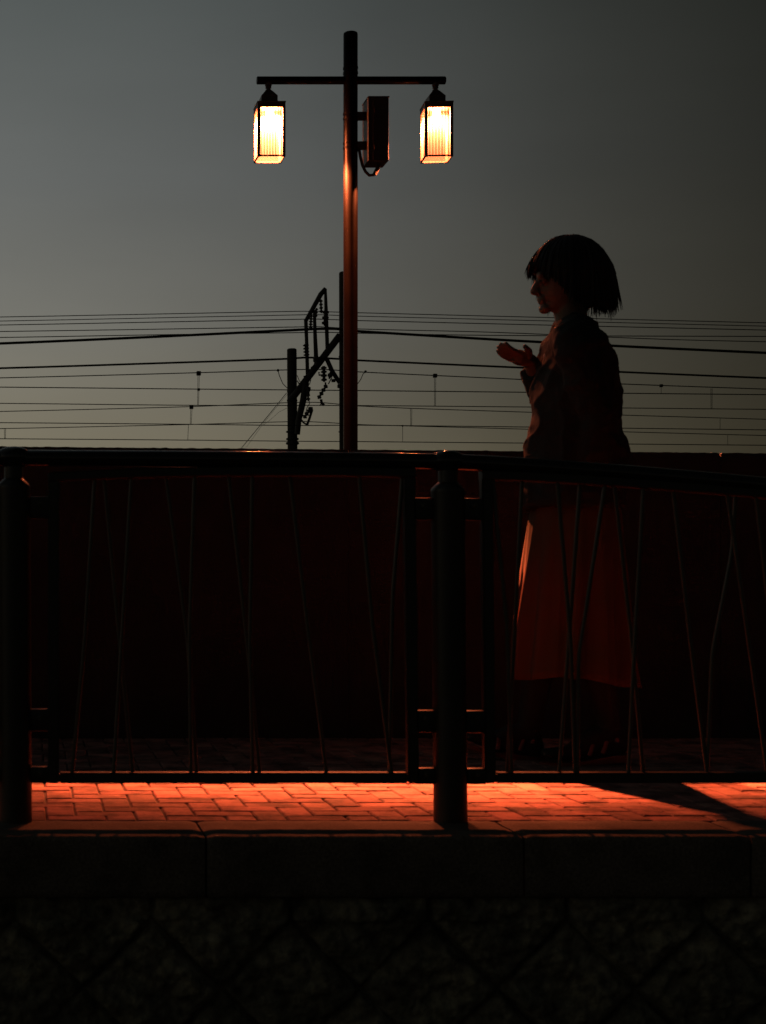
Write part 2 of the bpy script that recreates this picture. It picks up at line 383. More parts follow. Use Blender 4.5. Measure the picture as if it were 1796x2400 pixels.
def panel(top, xl, xr, xlb, xrb, bars):
    """top: [(px, py)] upper edge of the top bar"""
    bm = BM(); hh = 22
    # top bar as swept box
    pts = [(x, interp(top, x)) for x in [xl+(xr-xl)*i/14 for i in range(15)]]
    dep = .019; bv = .003
    rows = []
    for (x, y) in pts:
        p1 = Q(x, y); p2 = Q(x, y+hh); row = []
        for (yy, f) in [(-dep, bv), (-dep+bv, 0), (dep-bv, 0), (dep, bv)]: row.append(bm.verts.new((p1.x, DF+yy, p1.z-f)))
        for (yy, f) in [(dep, bv), (dep-bv, 0), (-dep+bv, 0), (-dep, bv)]: row.append(bm.verts.new((p1.x, DF+yy, p2.z+f)))
        rows.append(row)
    for r_, s_ in zip(rows[:-1], rows[1:]):
        for k in range(8): bm.faces.new((r_[k], r_[(k+1) % 8], s_[(k+1) % 8], s_[k]))
    bm.faces.new(rows[0]); bm.faces.new(rows[-1][::-1])
    wS = 25.5/SF
    def stile(xt, xb, yt): barbox(bm, Q(xb, 1834), Q(xt, yt), wS, .032, .004)
    stile(xl+12.7, xlb+12.7, interp(top, xl)+10); stile(xr-12.7, xrb-12.7, interp(top, xr)+10)
    a = Q(xlb+25, 1821.5); b = Q(xrb-25, 1821.5); barbox(bm, a, b, 24/SF, .038, .0045)
    fr = obj('panel_frame', bm, M['rail'], railing, angle=30)
    for bar in bars:
        bm = BM(); n = len(bar); pts = []
        # round the bend
        bb = [Q(*bar[0])]
        for i in range(1, n-1):
            p0, p1, p2 = Q(*bar[i-1]), Q(*bar[i]), Q(*bar[i+1])
            u = (p0-p1).normalized()*.03; v = (p2-p1).normalized()*.03
            for s in (0, .25, .5, .75, 1): bb.append((p1+u)*(1-s)**2+p1*2*s*(1-s)+(p1+v)*s*s)
        bb.append(Q(*bar[-1]))
        off = bars_off[len(bars_off) % 2] if False else (.008 if bars.index(bar) % 2 else -.008)
        for p in bb: p.y += off
        tube(bm, bb, .0052, 12); obj('baluster', bm, M['bar'], fr)
    return fr
left_bars = [[(222, 1124), (199, 1500), (169, 1815)], [(245, 1120), (283, 1520), (312, 1815)], [(308, 1120), (289, 1440), (266, 1815)],
    [(390, 1112), (441, 1500), (462, 1815)], [(456, 1110), (444, 1480), (447, 1815)], [(537, 1110), (581, 1510), (610, 1815)], [(591, 1106), (585, 1500), (592, 1815)],
    [(680, 1108), (722, 1465), (767, 1815)], [(840, 1108), (872, 1470), (917, 1815)], [(946, 1108), (922, 1395), (914, 1815)]]
right_bars = [[(1152, 1112), (1187, 1480), (1197, 1815)], [(1227, 1112), (1207, 1520), (1191, 1815)], [(1303, 1118), (1335, 1500), (1346, 1815)], [(1363, 1122), (1336, 1500), (1313, 1815)],
    [(1417, 1128), (1354, 1540), (1351, 1815)], [(1442, 1130), (1482, 1490), (1511, 1815)], [(1506, 1136), (1486, 1480), (1470, 1815)], [(1580, 1140), (1622, 1510), (1661, 1815)],
    [(1700, 1148), (1721, 1290), (1796, 1815)], [(1728, 1152), (1719, 1295), (1673, 1530), (1660, 1815)], [(1768, 1156), (1800, 1430), (1835, 1815)], [(1850, 1164), (1880, 1500), (1872, 1815)], [(1935, 1172), (1905, 1520), (1925, 1815)]]
bars_off = []
tl = [(113, 1108), (260, 1101), (450, 1096), (600, 1095), (800, 1095), (973, 1098)]
panel(tl, 113, 971, 113, 980, left_bars)
tr_ = [(1126, 1103), (1230, 1106), (1400, 1116), (1600, 1131), (1796, 1147), (2010, 1168)]
panel(tr_, 1126, 2010, 1134, 2020, right_bars)
panel([(x-1018, y) for x, y in tl], 113-1018, 971-1018, 113-1018, 980-1018, [[(x-1018, y) for x, y in b] for b in left_bars])
def bracket(xa, xb, y0, y1):
    bm = BM(); a = Q(xa, y0); b = Q(xb, y1)
    box(bm, a.x, b.x, DF-.012, DF+.012, b.z, a.z, .003)
    bk = obj('bracket', bm, M['rail'], railing, angle=30)
    cx = (a.x+b.x)/2; cz = a.z-(a.z-b.z)*.36
    bm = BM(); t = bmesh.new(); bmesh.ops.create_cone(t, cap_ends=True, segments=6, radius1=.0085, radius2=.0075, depth=.007)
    for v in t.verts: v.co = Vector((v.co.x+cx, DF-.0155-v.co.z*-1, v.co.y+cz)) 
    merge(bm, t); ball(bm, (cx, DF-.019, cz), .005, 1, .6, 1, 12, 8)
    obj('bolt', bm, M['bar'], bk)
for (y0, y1, dx) in [(1167, 1219, 0), (1664, 1716, 5), (1799, 1836, 7)]:
    bracket(72, 116, y0-3, y1-3)
    bracket(966+dx, 1014+dx, y0, y1); bracket(1087+dx, 1130+dx, y0+1, y1+1)
    bracket(-50+dx*.5, -2+dx*.5, y0-3, y1-3); bracket(-928, -900, y0-3, y1-3)
    if y0 > 1200: bracket(2005+dx, 2046+dx, y0, y1); bracket(2124+dx, 2160+dx, y0, y1)

# ---------------------------------------------------------------- street lamp
DL = 8.43; SL = F/DL
def K(px, py, d=DL): return P(px, py, d)
pc = K(821.9, 0); lampo = thing('street_lamp', (pc.x, DL, -.006), 'double lantern street lamp glowing orange behind the parapet wall', 'street lamp')
r = 16.6/SL; zt = K(0, 76).z
bm = BM(); lathe(bm, (pc.x, DL), [(r, -.01), (r, zt-.012), (r*.95, zt-.004), (r*.8, zt)], 40)
obj('pole', bm, M['pole'], lampo, angle=30)
for y in (160, 172, 267, 278, 336, 347):
    z = K(0, y).z; bm = BM(); lathe(bm, (pc.x, DL), [(r*.98, z-.006), (r*1.06, z-.005), (r*1.06, z+.005), (r*.98, z+.006)], 40)
    obj('pole_band', bm, M['pole'], lampo, angle=30)
bm = BM(); za = K(0, 188.5).z; xa0, xa1 = K(602, 0).x, K(1044.5, 0).x; ra = 9.2/SL
tube(bm, [(xa0, DL, za), (xa0+.004, DL, za), ((xa0+xa1)/2, DL, za), (xa1-.004, DL, za), (xa1, DL, za)], [ra*.85, ra, ra, ra, ra*.85], 24)
obj('cross_arm', bm, M['pole'], lampo, angle=30)
for cxp, rot in ((632, 0), (1023.5, -4)):
    c = K(cxp, 0); W2 = .0745; zt0 = K(0, 239, DL-W2).z; zb0 = K(0, 366, DL-W2).z
    cx = c.x; fw = .016
    def rotv(bm):
        for v in bm.verts:
            x, y = v.co.x-cx, v.co.y-DL; a = R(rot); v.co.x = cx+x*math.cos(a)-y*math.sin(a); v.co.y = DL+x*math.sin(a)+y*math.cos(a)
        return bm
    bm = BM(); hd = .036
    for sx in (-1, 1):
        for sy in (-1, 1):
            box(bm, cx+sx*W2-(fw if sx > 0 else 0), cx+sx*W2+(fw if sx < 0 else 0), DL+sy*W2-(fw if sy > 0 else 0), DL+sy*W2+(fw if sy < 0 else 0), zb0, zt0-.002, .0015)
    # header band, bottom rim, top lid
    for (z0, z1) in ((zt0-hd*.72, zt0-.003), (zb0+.001, zb0+.009)):
        e = .001
        box(bm, cx-W2+fw, cx+W2-fw, DL-W2+e, DL-W2+.008, z0, z1); box(bm, cx-W2+fw, cx+W2-fw, DL+W2-.008, DL+W2-e, z0, z1)
        box(bm, cx-W2+e, cx-W2+.008, DL-W2+fw, DL+W2-fw, z0, z1); box(bm, cx+W2-.008, cx+W2-e, DL-W2+fw, DL+W2-fw, z0, z1)
    box(bm, cx-W2-.002, cx+W2+.002, DL-W2-.002, DL+W2+.002, zt0-.001, zt0+.006, .0015)
    lan = obj('lantern', rotv(bm), M['frame'], lampo, smooth=False)
    for k in range(4):
        bm = BM(); z0, z1 = zb0+.009, zt0-hd*.72
        a, b = W2-fw-.0005, W2-.004
        if k < 2: s = (-1, 1)[k]; box(bm, cx-a, cx+a, DL+s*b-.0015, DL+s*b+.0015, z0, z1)
        else: s = (-1, 1)[k-2]; box(bm, cx+s*b-.0015, cx+s*b+.0015, DL-a, DL+a, z0, z1)
        obj('glass_pane', rotv(bm), M['glass'], lan, smooth=False)
    bm = BM(); box(bm, cx-W2+.009, cx+W2-.009, DL-W2+.009, DL+W2-.009, zb0+.002, zb0+.005); obj('bottom_pane', rotv(bm), M['glass_low'], lan, smooth=False)
    # cap and hanger
    zc0 = zt0+.006; s_ = 1/SL; k1 = K(0, 229).z; k2 = K(0, 214).z
    t = bmesh.new(); rings = []
    for (hw, z) in [(19*s_, zc0), (19*s_, k1), (7.5*s_, k2)]:
        rings.append([t.verts.new((cx+sx*hw-.006, DL+sy*hw, z)) for sx, sy in ((-1, -1), (1, -1), (1, 1), (-1, 1))])
    for q_, w_ in zip(rings[:-1], rings[1:]):
        for k in range(4): t.faces.new((q_[k], q_[(k+1) % 4], w_[(k+1) % 4], w_[k]))
    t.faces.new(rings[0][::-1]); t.faces.new(rings[-1])
    obj('cap', t, M['frame'], lan, smooth=False)
    bm = BM(); hx = cx-.006; z9 = K(0, 197).z
    lathe(bm, (hx, DL), [(7*s_, k2-.002), (7.5*s_, k2+.006), (5*s_, k2+.008), (5*s_, k2+.014), (7*s_, k2+.016), (7*s_, k2+.022), (5.5*s_, z9-.012), (8*s_, z9-.010), (8*s_, z9+.004)], 20)
    obj('hanger', bm, M['frame'], lan)
    # bulb: holder and glowing envelope
    zb = K(0, 264).z
    bm = BM(); lathe(bm, (cx, DL), [(.008, zb-.062), (.016, zb-.056), (.0195, zb-.045), (.0195, zb+.012), (.012, zb+.022)], 20); obj('bulb', bm, M['bulb'], lan)
    bm = BM(); lathe(bm, (cx, DL), [(.022, zb+.022), (.024, zb+.030), (.018, zb+.040), (.018, zt0-.009)], 24); obj('bulb_holder', bm, M['enamel'], lan)
    bm = BM(); box(bm, cx-W2+.009, cx+W2-.009, DL-W2+.009, DL+W2-.009, zt0-.008, zt0-.004); obj('reflector', rotv(bm), M['enamel'], lan, smooth=False)
    # lamp with a wide "batwing" distribution and a cut-off, like the photometric curve of a street luminaire
    ld = bpy.data.lights.new('lantern_light', 'POINT'); ld.color = LAMP_COL; ld.energy = LAMP_W*(1.05 if cxp < 800 else .50); ld.shadow_soft_size = .05
    ld.use_nodes = True; ln_ = ld.node_tree.nodes; ll = ld.node_tree.links; em = ln_['Emission']
    ge = ln_.new('ShaderNodeNewGeometry'); sz = ln_.new('ShaderNodeSeparateXYZ'); ll.new(ge.outputs['Incoming'], sz.inputs[0])
    ng = ln_.new('ShaderNodeMath'); ng.operation = 'MULTIPLY'; ng.inputs[1].default_value = -1; ll.new(sz.outputs['Z'], ng.inputs[0])
    cvr = ln_.new('ShaderNodeValToRGB'); els = cvr.color_ramp.elements
    prof = [(90, .004), (75, .006), (64, .012), (58, .026), (55, .07), (53.2, .19), (52, .5), (51, .95), (49, 1.0), (45, .5), (36, .22), (0, .13)]
    while len(els) < len(prof): els.new(.5)
    for e_, (dg_, v_) in zip(els, prof): e_.position = max(0, min(1, math.cos(R(dg_)))); e_.color = (v_, v_, v_, 1)
    ll.new(ng.outputs[0], cvr.inputs[0]); ll.new(cvr.outputs[0], em.inputs['Strength'])
    lo = bpy.data.objects.new('lantern_light', ld); C.objects.link(lo); lo.parent = lampo
    lo.location = Vector((cx, DL, zb-.004))-Vector(lampo.location)
# control box with straps and cable
b0 = K(863.5, 228, DL-.075); b1 = K(911.7, 376.5, DL-.075)
bm = BM(); box(bm, b0.x, b1.x, DL-.075, DL+.075, b1.z, b0.z, .003)
box(bm, b0.x-.002, b1.x+.003, DL-.079, DL+.079, b0.z+.0005, b0.z+.006, .001)
cb = obj('control_box', bm, M['boxm'], lampo, smooth=False)
bm = BM(); sx = b0.x+.026; box(bm, sx-.0015, sx+.0015, DL-.078, DL-.0755, b1.z+.004, b0.z-.004); obj('door_seam', bm, M['cable'], cb, smooth=False)
for z in (b1.z+.07, b0.z-.07):
    bm = BM(); box(bm, b0.x+.03, b0.x+.036, DL-.081, DL-.0755, z-.012, z+.012, .001); obj('hinge', bm, M['frame'], cb, smooth=False)
for y in (272.5, 341.5):
    z = K(0, y).z; bm = BM(); box(bm, pc.x+r*.8, b0.x, DL-.022, DL+.022, z-.019, z+.019, .003); obj('mounting_arm', bm, M['boxm'], lampo, smooth=False)
cp = [(842, 350), (845, 368), (850, 388), (857, 402), (866, 411), (876, 410), (884, 402), (889, 390), (890, 378), (890, 372)]
bm = BM(); tube(bm, [K(x, y, DL) for x, y in cp], 3.6/SL, 12); obj('cable', bm, M['cable'], lampo)
bm = BM()
for i in range(7):
    t_ = i/6; p = K(878+12*t_, 409-24*t_, DL); q = K(879.4+12*t_, 406.4-24*t_, DL); tube(bm, [p, q], 5.2/SL, 10)
obj('cable_gland', bm, M['cable'], lampo)

# ---------------------------------------------------------------- railway masts
DG = 57.0; SG = F/DG
def G(px, py, d=DG): return P(px, py, d)
def mast(px_t, px_b, wpx, ytop, label, bands):
    a = G(px_t, ytop); b = G(px_b, 1058)
    dx = (b.x-a.x)/(a.z-b.z); zb = -6.0; xb = b.x+dx*(b.z-zb); rr = wpx/2/SG
    th = thing('railway_mast', (xb, DG, zb), label, 'railway mast', 'railway masts behind the wall')
    bm = BM(); tube(bm, [(xb, DG, zb), (b.x, DG, b.z), (a.x, DG, a.z+-.06), (a.x, DG, a.z-.02), (a.x, DG, a.z)], [rr*1.1, rr*1.02, rr, rr*.93, rr*.7], 24); obj('mast_pole', bm, M['mast'], th, angle=50)
    for (y, ex, h) in bands:
        c = G(px_t+(px_b-px_t)*(y-ytop)/(1058-ytop), y); bm = BM()
        lathe(bm, (c.x, DG), [(rr*.9, c.z-h/SG), (rr*ex, c.z-h/2/SG), (rr*ex, c.z+h/2/SG), (rr*.9, c.z+h/SG)], 20); obj('mast_band', bm, M['steel'], th, angle=30)
    return th
mast(684.3, 686, 22.6, 817, 'shorter thicker concrete railway mast left of the lamp pole', [(917, 1.07, 4), (939, 1.1, 3), (952, 1.05, 2), (1012, 1.32, 3), (1029, 1.3, 3.4), (1039, 1.36, 4)])
mast(806.5, 807.5, 23, 637, 'taller railway mast half hidden behind the lamp pole', [(787, 1.1, 2), (836, 1.12, 3), (905, 1.12, 3), (1012, 1.18, 2)])
# the slanted switch frame carried between the two masts
sf = thing('switch_frame', (G(745, 0).x, DG-.3, G(0, 950).z), 'slanted steel frame with hanging insulators bridging the two railway masts', 'railway frame')
dfr = DG-.32
def seg(name, pts, wpx, parent=sf, m='steel', d=dfr):
    bm = BM(); rs = wpx if isinstance(wpx, (list, tuple)) else [wpx]*len(pts)
    tube(bm, [G(x, y, d) for x, y in pts], [q/2/SG*1.3 for q in rs], 12); return obj(name, bm, M[m], parent, angle=50)
seg('slanted_beam', [(679, 942), (797, 786)], 12.5)
seg('lower_strut', [(716, 895), (711, 938), (700, 985), (697, 1018)], [10, 12, 11, 10], d=dfr-.1)
seg('right_strut', [(766, 841), (779, 870), (797, 898)], 8)
seg('upright', [(717, 748), (719, 800), (721.5, 893)], [7, 6.5, 6.8])
seg('upright', [(737, 727), (739, 790), (742, 856)], [5.5, 7, 8.5])
seg('upright', [(763, 677), (765, 740), (768, 830)], [5, 7, 7])
seg('top_bar', [(763, 676), (752, 690), (733, 724), (717, 752)], [7, 9, 8, 7])
def insulator(x0, y0, x1, y1, w, n, d=dfr-.25):
    bm = BM(); a = G(x0, y0, d); b = G(x1, y1, d); pts = []; rs = []
    for i in range(n):
        for f, rr in ((.0, .5), (.2, .55), (.3, 1), (.65, .95), (.75, .5)):
            u = (i+f)/n; pts.append(a+(b-a)*u); rs.append(w/2/SG*rr)
    pts.append(b); rs.append(w/2/SG*.3)
    tube(bm, pts, rs, 12); return obj('insulator', bm, M['steel'], sf, angle=50)
insulator(752, 702, 753.5, 734, 9, 4); insulator(742.5, 722, 741, 744, 7, 3, dfr-.1); insulator(730, 738, 728, 770, 9.5, 5)
insulator(717, 806, 719, 836, 14, 4); insulator(764, 726, 762, 764, 16, 3); insulator(759, 858, 760, 895, 14, 4)
insulator(766, 902, 746, 935, 11, 4); insulator(731, 955, 712, 980, 12, 4); insulator(721, 905, 723, 940, 10, 4); insulator(741, 835, 744, 862, 12, 2)
insulator(776, 872, 772, 888, 12, 1)
for pts, wd in [([(763, 896), (764, 908)], 3), ([(750, 950), (755, 945), (752, 938)], 2), ([(753, 936), (754, 944), (760, 950)], 5), ([(732, 960), (726, 980), (720, 996)], 4.5), ([(707, 984), (711, 990), (720, 996)], 3),
                ([(724, 935), (726, 946), (720, 955), (716, 975)], 1.5), ([(757, 838), (764, 833), (768, 836)], 3.5), ([(712, 883), (718, 881), (724, 888)], 3), ([(778, 885), (770, 900)], 2), ([(748, 872), (748, 879), (766, 879)], 3),
                ([(697, 892), (700, 898), (706, 899)], 2), ([(729, 862), (735, 857), (742, 858)], 2), ([(717, 936), (713, 950), (709, 962)], 1.6), ([(770, 865), (778, 872), (784, 884)], 2.5),
                ([(697, 880), (702, 893), (710, 900)], 1.3), ([(729, 890), (726, 900), (718, 908)], 1.5)]:
    seg('jumper', pts, wd, d=dfr-.2)
for x, y, s in [(742, 842, 14), (716, 901, 15), (702, 912, 13), (761, 833, 11), (722, 912, 12), (782, 892, 9), (728, 958, 10), (795, 790, 11), (797, 905, 11), (755, 838, 10), (720, 923, 11)]:
    bm = BM(); c = G(x, y, dfr-.05); h = s/2/SG; box(bm, c.x-h, c.x+h, c.y-h, c.y+h, c.z-h*.8, c.z+h*.8, .03); obj('clamp', bm, M['steel'], sf, smooth=False)

# ---------------------------------------------------------------- overhead wires
GRP = 'overhead railway wires'
wires = [
 (.9, 1.7, [(0, 743), (700, 729.6), (741, 730), (841, 733), (1796, 756.6)], 'topmost thin overhead wire crossing behind the lamp pole'),
 (.9, 1.6, [(0, 752.5), (700, 738), (741, 737.5), (841, 741), (1796, 764.4)], 'second thin overhead wire from the top'),
 (.9, 1.8, [(0, 761.8), (700, 748.4), (741, 747.8), (841, 751.4), (1796, 773.6)], 'third thin overhead wire from the top'),
 (.7, 1.8, [(0, 777), (700, 766.3), (741, 765.5), (841, 771), (1150, 778.6), (1550, 795), (1796, 801)], 'thin overhead wire just above the thickest cable at the masts'),
 (-.9, 1.8, [(0, 791), (350, 785), (700, 779.6), (760, 778.8), (841, 781), (1150, 786), (1796, 788.5)], 'thin overhead wire crossing the thickest cable on its way to the masts'),
 (-.6, 5.2, [(0, 805), (350, 790), (700, 773), (741, 771), (790, 771), (841, 776.4), (1300, 803.5), (1796, 827)], 'thickest black overhead cable'),
 (.5, 4.0, [(0, 863), (350, 852), (673, 841), (720, 838), (790, 841), (841, 844.6), (1300, 865), (1796, 886)], 'second thickest overhead cable passing the top of the short mast'),
 (.8, 2.0, [(0, 885.7), (466, 873.5), (670, 867), (760, 866), (841, 871.6), (1150, 886), (1410, 898), (1796, 912)], 'overhead wire with clamped droppers just under the second thickest cable'),
 (.6, 2.0, [(0, 907.3), (466, 912), (700, 914), (841, 915.4), (1796, 925)], 'nearly level overhead wire halfway down the short mast'),
 (-.8, 1.7, [(0, 945.3), (466, 950), (841, 950.5), (1796, 959.4)], 'level contact wire meeting the bottom of the upper droppers'),
 (.9, 1.7, [(0, 964.4), (449, 953), (620, 946), (740, 943), (841, 951.5), (1050, 960), (1796, 982.8)], 'sagging overhead wire peaking between the masts above the middle contact wire'),
 (-.9, 1.7, [(0, 990.6), (449, 994.5), (700, 997.3), (841, 996.5), (1796, 1007.5)], 'middle level contact wire low over the wall'),
 (.8, 1.6, [(0, 1004.6), (442, 995), (700, 988), (760, 990), (841, 994.9), (944, 998), (1796, 1020.8)], 'lowest sagging overhead wire above the bottom contact wire'),
 (.4, 1.7, [(0, 1028.3), (442, 1031.5), (700, 1034.2), (841, 1035), (1796, 1043.6)], 'bottom contact wire closest to the wall top'),
]
def cat(pts, n=5):
    out = []
    for i in range(len(pts)-1):
        p0 = pts[max(i-1, 0)]; p1 = pts[i]; p2 = pts[i+1]; p3 = pts[min(i+2, len(pts)-1)]
        dxm = p2[0]-p1[0]
        m1 = (p2[1]-p0[1])/max(1e-6, p2[0]-p0[0]); m2 = (p3[1]-p1[1])/max(1e-6, p3[0]-p1[0])
        for k in range(n):
            t = k/n; h = (2*t**3-3*t**2+1)*p1[1]+(t**3-2*t**2+t)*dxm*m1+(-2*t**3+3*t**2)*p2[1]+(t**3-t**2)*dxm*m2
            out.append((p1[0]+dxm*t, h))
    out.append(pts[-1]); return out
for dy, wd, pts, lab in wires:
    s0 = (pts[1][1]-pts[0][1])/(pts[1][0]-pts[0][0]); s1 = (pts[-1][1]-pts[-2][1])/(pts[-1][0]-pts[-2][0])
    pp = [(-900, pts[0][1]-900*s0*.8)]+pts+[(2700, pts[-1][1]+904*s1*.9)]
    bm = BM(); rr = wd/2/SG*1.18; tube(bm, [P(x, y, DG+dy) for x, y in cat(pp)], rr, 8)
    tag(obj('overhead_wire', bm, M['wire'], origin=P(0, pts[0][1], DG+dy)), lab, 'wire', GRP)
drops = [
 (466, 875, 951, 'dropper with two box clamps hanging left of the short mast', [(875, 10), (913, 6)]),
 (449, 954, 994, 'dropper with one box clamp hanging below the left wires', [(954, 9)]),
 (442, 996, 1031, 'plain lowest dropper under the left box clamps', []),
 (12, 1003, 1028, 'dropper at the far left edge low over the wall', []),
 (1020, 880, 951, 'tall dropper with round clamp just right of the lamp pole', [(880.5, 9)]),
 (964, 956, 998, 'middle dropper right of the lamp pole', []),
 (944, 998, 1035, 'lowest dropper right of the lamp pole', [(998, 4)]),
 (1550, 903, 922, 'very short dropper right of the person', [(904, 7)]),
 (1668, 910, 957, 'tall dropper near the right edge', []),
 (1688, 979, 1006, 'middle dropper near the right edge', []),
 (1706, 1020, 1043, 'lowest dropper near the right edge', []),
 (1438, 974, 1004, 'faint dropper just behind the person', []),
]
for x, y0, y1, lab, cl in drops:
    c = G(x, y0, DG+.2); th = thing('wire_dropper', c, lab, 'wire dropper', 'droppers hanging between the railway wires')
    bm = BM(); lean = -1.5 if x > 400 and x < 500 else 0
    for s in ((-1.6, 1.6) if (y1-y0) > 40 or x in (449, 12) else (0,)):
        tube(bm, [G(x+s, y0, DG+.2), G(x+s*.7+lean, y1, DG+.2)], .55/SG, 6)
    obj('dropper_rod', bm, M['wire'], th)
    for y, s in cl:
        bm = BM(); c = G(x, y, DG+.2); h = s/2/SG; box(bm, c.x-h, c.x+h, c.y-h, c.y+h, c.z-h, c.z+h, .02); obj('clamp', bm, M['wire'], th, smooth=False)
for pts, wd, lab in [([(652, 868), (655, 880), (663, 899), (675, 911)], 1.8, 'short slack jumper wire from the clamp beside the short mast'),
                     ([(857, 871), (851, 877), (846, 889), (839, 899)], 1.8, 'short slack jumper wire just right of the lamp pole')]:
    bm = BM(); tube(bm, [G(x, y, DG+.3) for x, y in pts], wd/2/SG, 8); ball(bm, G(pts[0][0], pts[0][1], DG+.3), 3.2/SG, 1, 1, 1, 10, 8)
    tag(obj('jumper_wire', bm, M['wire'], origin=G(*pts[0])), lab, 'wire', 'slack jumper wires')
for pts, wd, lab in [([(672, 921), (620, 985), (540, 1082)], 1.7, 'slanted guy wire running down left from the short mast'),
                     ([(674, 924), (642, 962), (612, 1000), (575, 1052)], .7, 'very thin slanted guy wire beside the thicker one'),
                     ([(676, 955), (655, 965), (635, 983), (618, 996)], .8, 'thin curved wire dropping left from the middle of the short mast')]:
    bm = BM(); tube(bm, [G(x, y, DG-.4) for x, y in pts], wd/2/SG, 6); tag(obj('guy_wire', bm, M['wire'], origin=G(*pts[0])), lab, 'wire', 'guy wires')

# ---------------------------------------------------------------- person walking left
DP = 5.316
def V(px, py, d=DP): return P(px, py, d)
person = thing('person', (V(1345, 0).x, DP, 0), 'person in dark jacket and long red skirt striding left, one hand raised', 'person')
def caps(bm, pts, rs, flat=None, seg=16): 
    tube(bm, pts, rs, seg, flat)
    ball(bm, pts[0], rs[0]*.995, 1, 1, 1, 14, 8); ball(bm, pts[-1], rs[-1]*.995, 1, 1, 1, 14, 8)
def remesh(o, vox, it=6, fac=.5):
    m = o.modifiers.new('r', 'REMESH'); m.mode = 'VOXEL'; m.voxel_size = vox; m.use_smooth_shade = True
    s = o.modifiers.new('s', 'SMOOTH'); s.iterations = it; s.factor = fac
    dg = bpy.context.evaluated_depsgraph_get(); dg.update()
    me = bpy.data.meshes.new_from_object(o.evaluated_get(dg)); mat = o.data.materials[0]
    o.modifiers.clear(); o.data = me
    if not me.materials: me.materials.append(mat)
    me.polygons.foreach_set('use_smooth', [True]*len(me.polygons))
bm = BM()
# trunk: pelvis, waist, ribcage, neck
caps(bm, [V(1352, 1150), V(1350, 1100), V(1348, 1040), V(1344, 960), V(1342, 890), V(1346, 830), V(1348, 800)], [.115, .11, .095, .10, .112, .10, .06])
for dd in (-.07, .07): caps(bm, [V(1352, 1150, DP+dd), V(1350, 1080, DP+dd*.8)], [.10, .08])
caps(bm, [V(1348, 808, DP-.15), V(1348, 795, DP), V(1346, 808, DP+.15)], [.055, .06, .055])
caps(bm, [V(1348, 800), V(1340, 765), V(1334, 720)], [.058, .05, .052])
# head: skull, face, jaw, nose, brow, lips, ears
ball(bm, V(1338, 642), .098, 1.0, .80, 1.05); ball(bm, V(1318, 665), .078, 1.0, .82, 1.25); ball(bm, V(1302, 712), .036, 1, 1.0, .8)
ball(bm, V(1322, 700), .055, 1.05, .95, .9)
caps(bm, [V(1266, 652), V(1257, 672), V(1252, 683)], [.010, .013, .014]); ball(bm, V(1259, 686), .014, .8, 1.3, .7)
caps(bm, [V(1268, 646, DP-.035), V(1265, 644), V(1268, 646, DP+.035)], [.012, .012, .012])
ball(bm, V(1268, 700), .016, .8, 1.4, .55); ball(bm, V(1270, 707), .016, .8, 1.3, .6); ball(bm, V(1277, 724), .022, .9, 1.1, .8)
for s in (-1, 1):
    ball(bm, V(1275, 658, DP+s*.033), .013, 1, 1.1, 1); ball(bm, V(1342, 672, DP+s*.078), .022, .7, .4, 1.4)
# near arm swings back, far arm raised in front of the chest
def arm(sh, el, wr, tip, thumb_dir, curl):
    caps(bm, [sh, (sh+el)/2, el], [.050, .044, .036]); caps(bm, [el, (el*2+wr)/3, wr], [.036, .038, .025])
    ax = (tip-wr).normalized(); side = ax.cross(thumb_dir).normalized(); th = side.cross(ax).normalized()
    palm = wr+ax*.055; caps(bm, [wr, palm], [.024, .028])
    for k, ln in zip((-1.5, -.5, .5, 1.5), (.058, .072, .078, .070)):
        b0 = wr+ax*.075+th*k*.016; caps(bm, [wr+ax*.04+th*k*.012, b0], [.012, .0105], seg=10)
        p1 = b0+ax*ln*.5+side*curl*ln*.2; p2 = p1+ax*ln*.28+side*curl*ln*.35; p3 = p2+ax*ln*.12+side*curl*ln*.32
        caps(bm, [b0, p1, p2, p3], [.0098, .0092, .0085, .0075], seg=10)
    t0 = wr+ax*.025+th*.02; t1 = t0+ax*.03+th*.028+side*curl*.01; t2 = t1+ax*.03+th*.010+side*curl*.012
    caps(bm, [t0, t1, t2], [.0125, .011, .009], seg=10)
arm(V(1350, 815, DP-.17), V(1404, 985, DP-.20), V(1388, 1110, DP-.165), V(1375, 1180, DP-.12), Vector((-1, 0, 0)), 1)
el_ = V(1290, 945, DP+.20); wr_ = V(1243, 846, DP+.10)
arm(V(1345, 815, DP+.17), el_, wr_, V(1160, 820, DP+.02), Vector((.15, -1, .35)), .35)
# legs
def leg(hip, kn, an, heel, bl, toe):
    caps(bm, [hip, (hip+kn)/2, kn], [.085, .070, .052]); caps(bm, [kn, kn*.65+an*.35, an], [.052, .054, .034])
    caps(bm, [heel, an], [.030, .034]); caps(bm, [an, (an+bl)/2+Vector((0, 0, .012)), bl], [.034, .032, .026]); caps(bm, [heel, bl], [.028, .028])
    d = (toe-bl)
    for k, f in zip((-1.6, -.8, 0, .8, 1.7), (.72, .82, .92, 1.0, 1.0)):
        caps(bm, [bl+Vector((0, k*.013, 0)), bl+d*f*.7+Vector((0, k*.015, .002)), bl+d*f+Vector((0, k*.015, -.002))], [.013, .0105, .010], seg=10)
def lift(px, py, d, h): v = V(px, py, d); v.z += h; return v
rearD, frontD = 5.30, 5.44
R_an = V(1436, 1716, rearD); R_heel = lift(1450, 1768, rearD, .030); R_ball = lift(1338, 1790, rearD, .036); R_toe = lift(1282, 1790, rearD, .034)
F_an = V(1240, 1722, frontD); F_heel = lift(1253, 1778, frontD, .036); F_ball = lift(1152, 1765, frontD, .036); F_toe = lift(1104, 1750, frontD, .034)
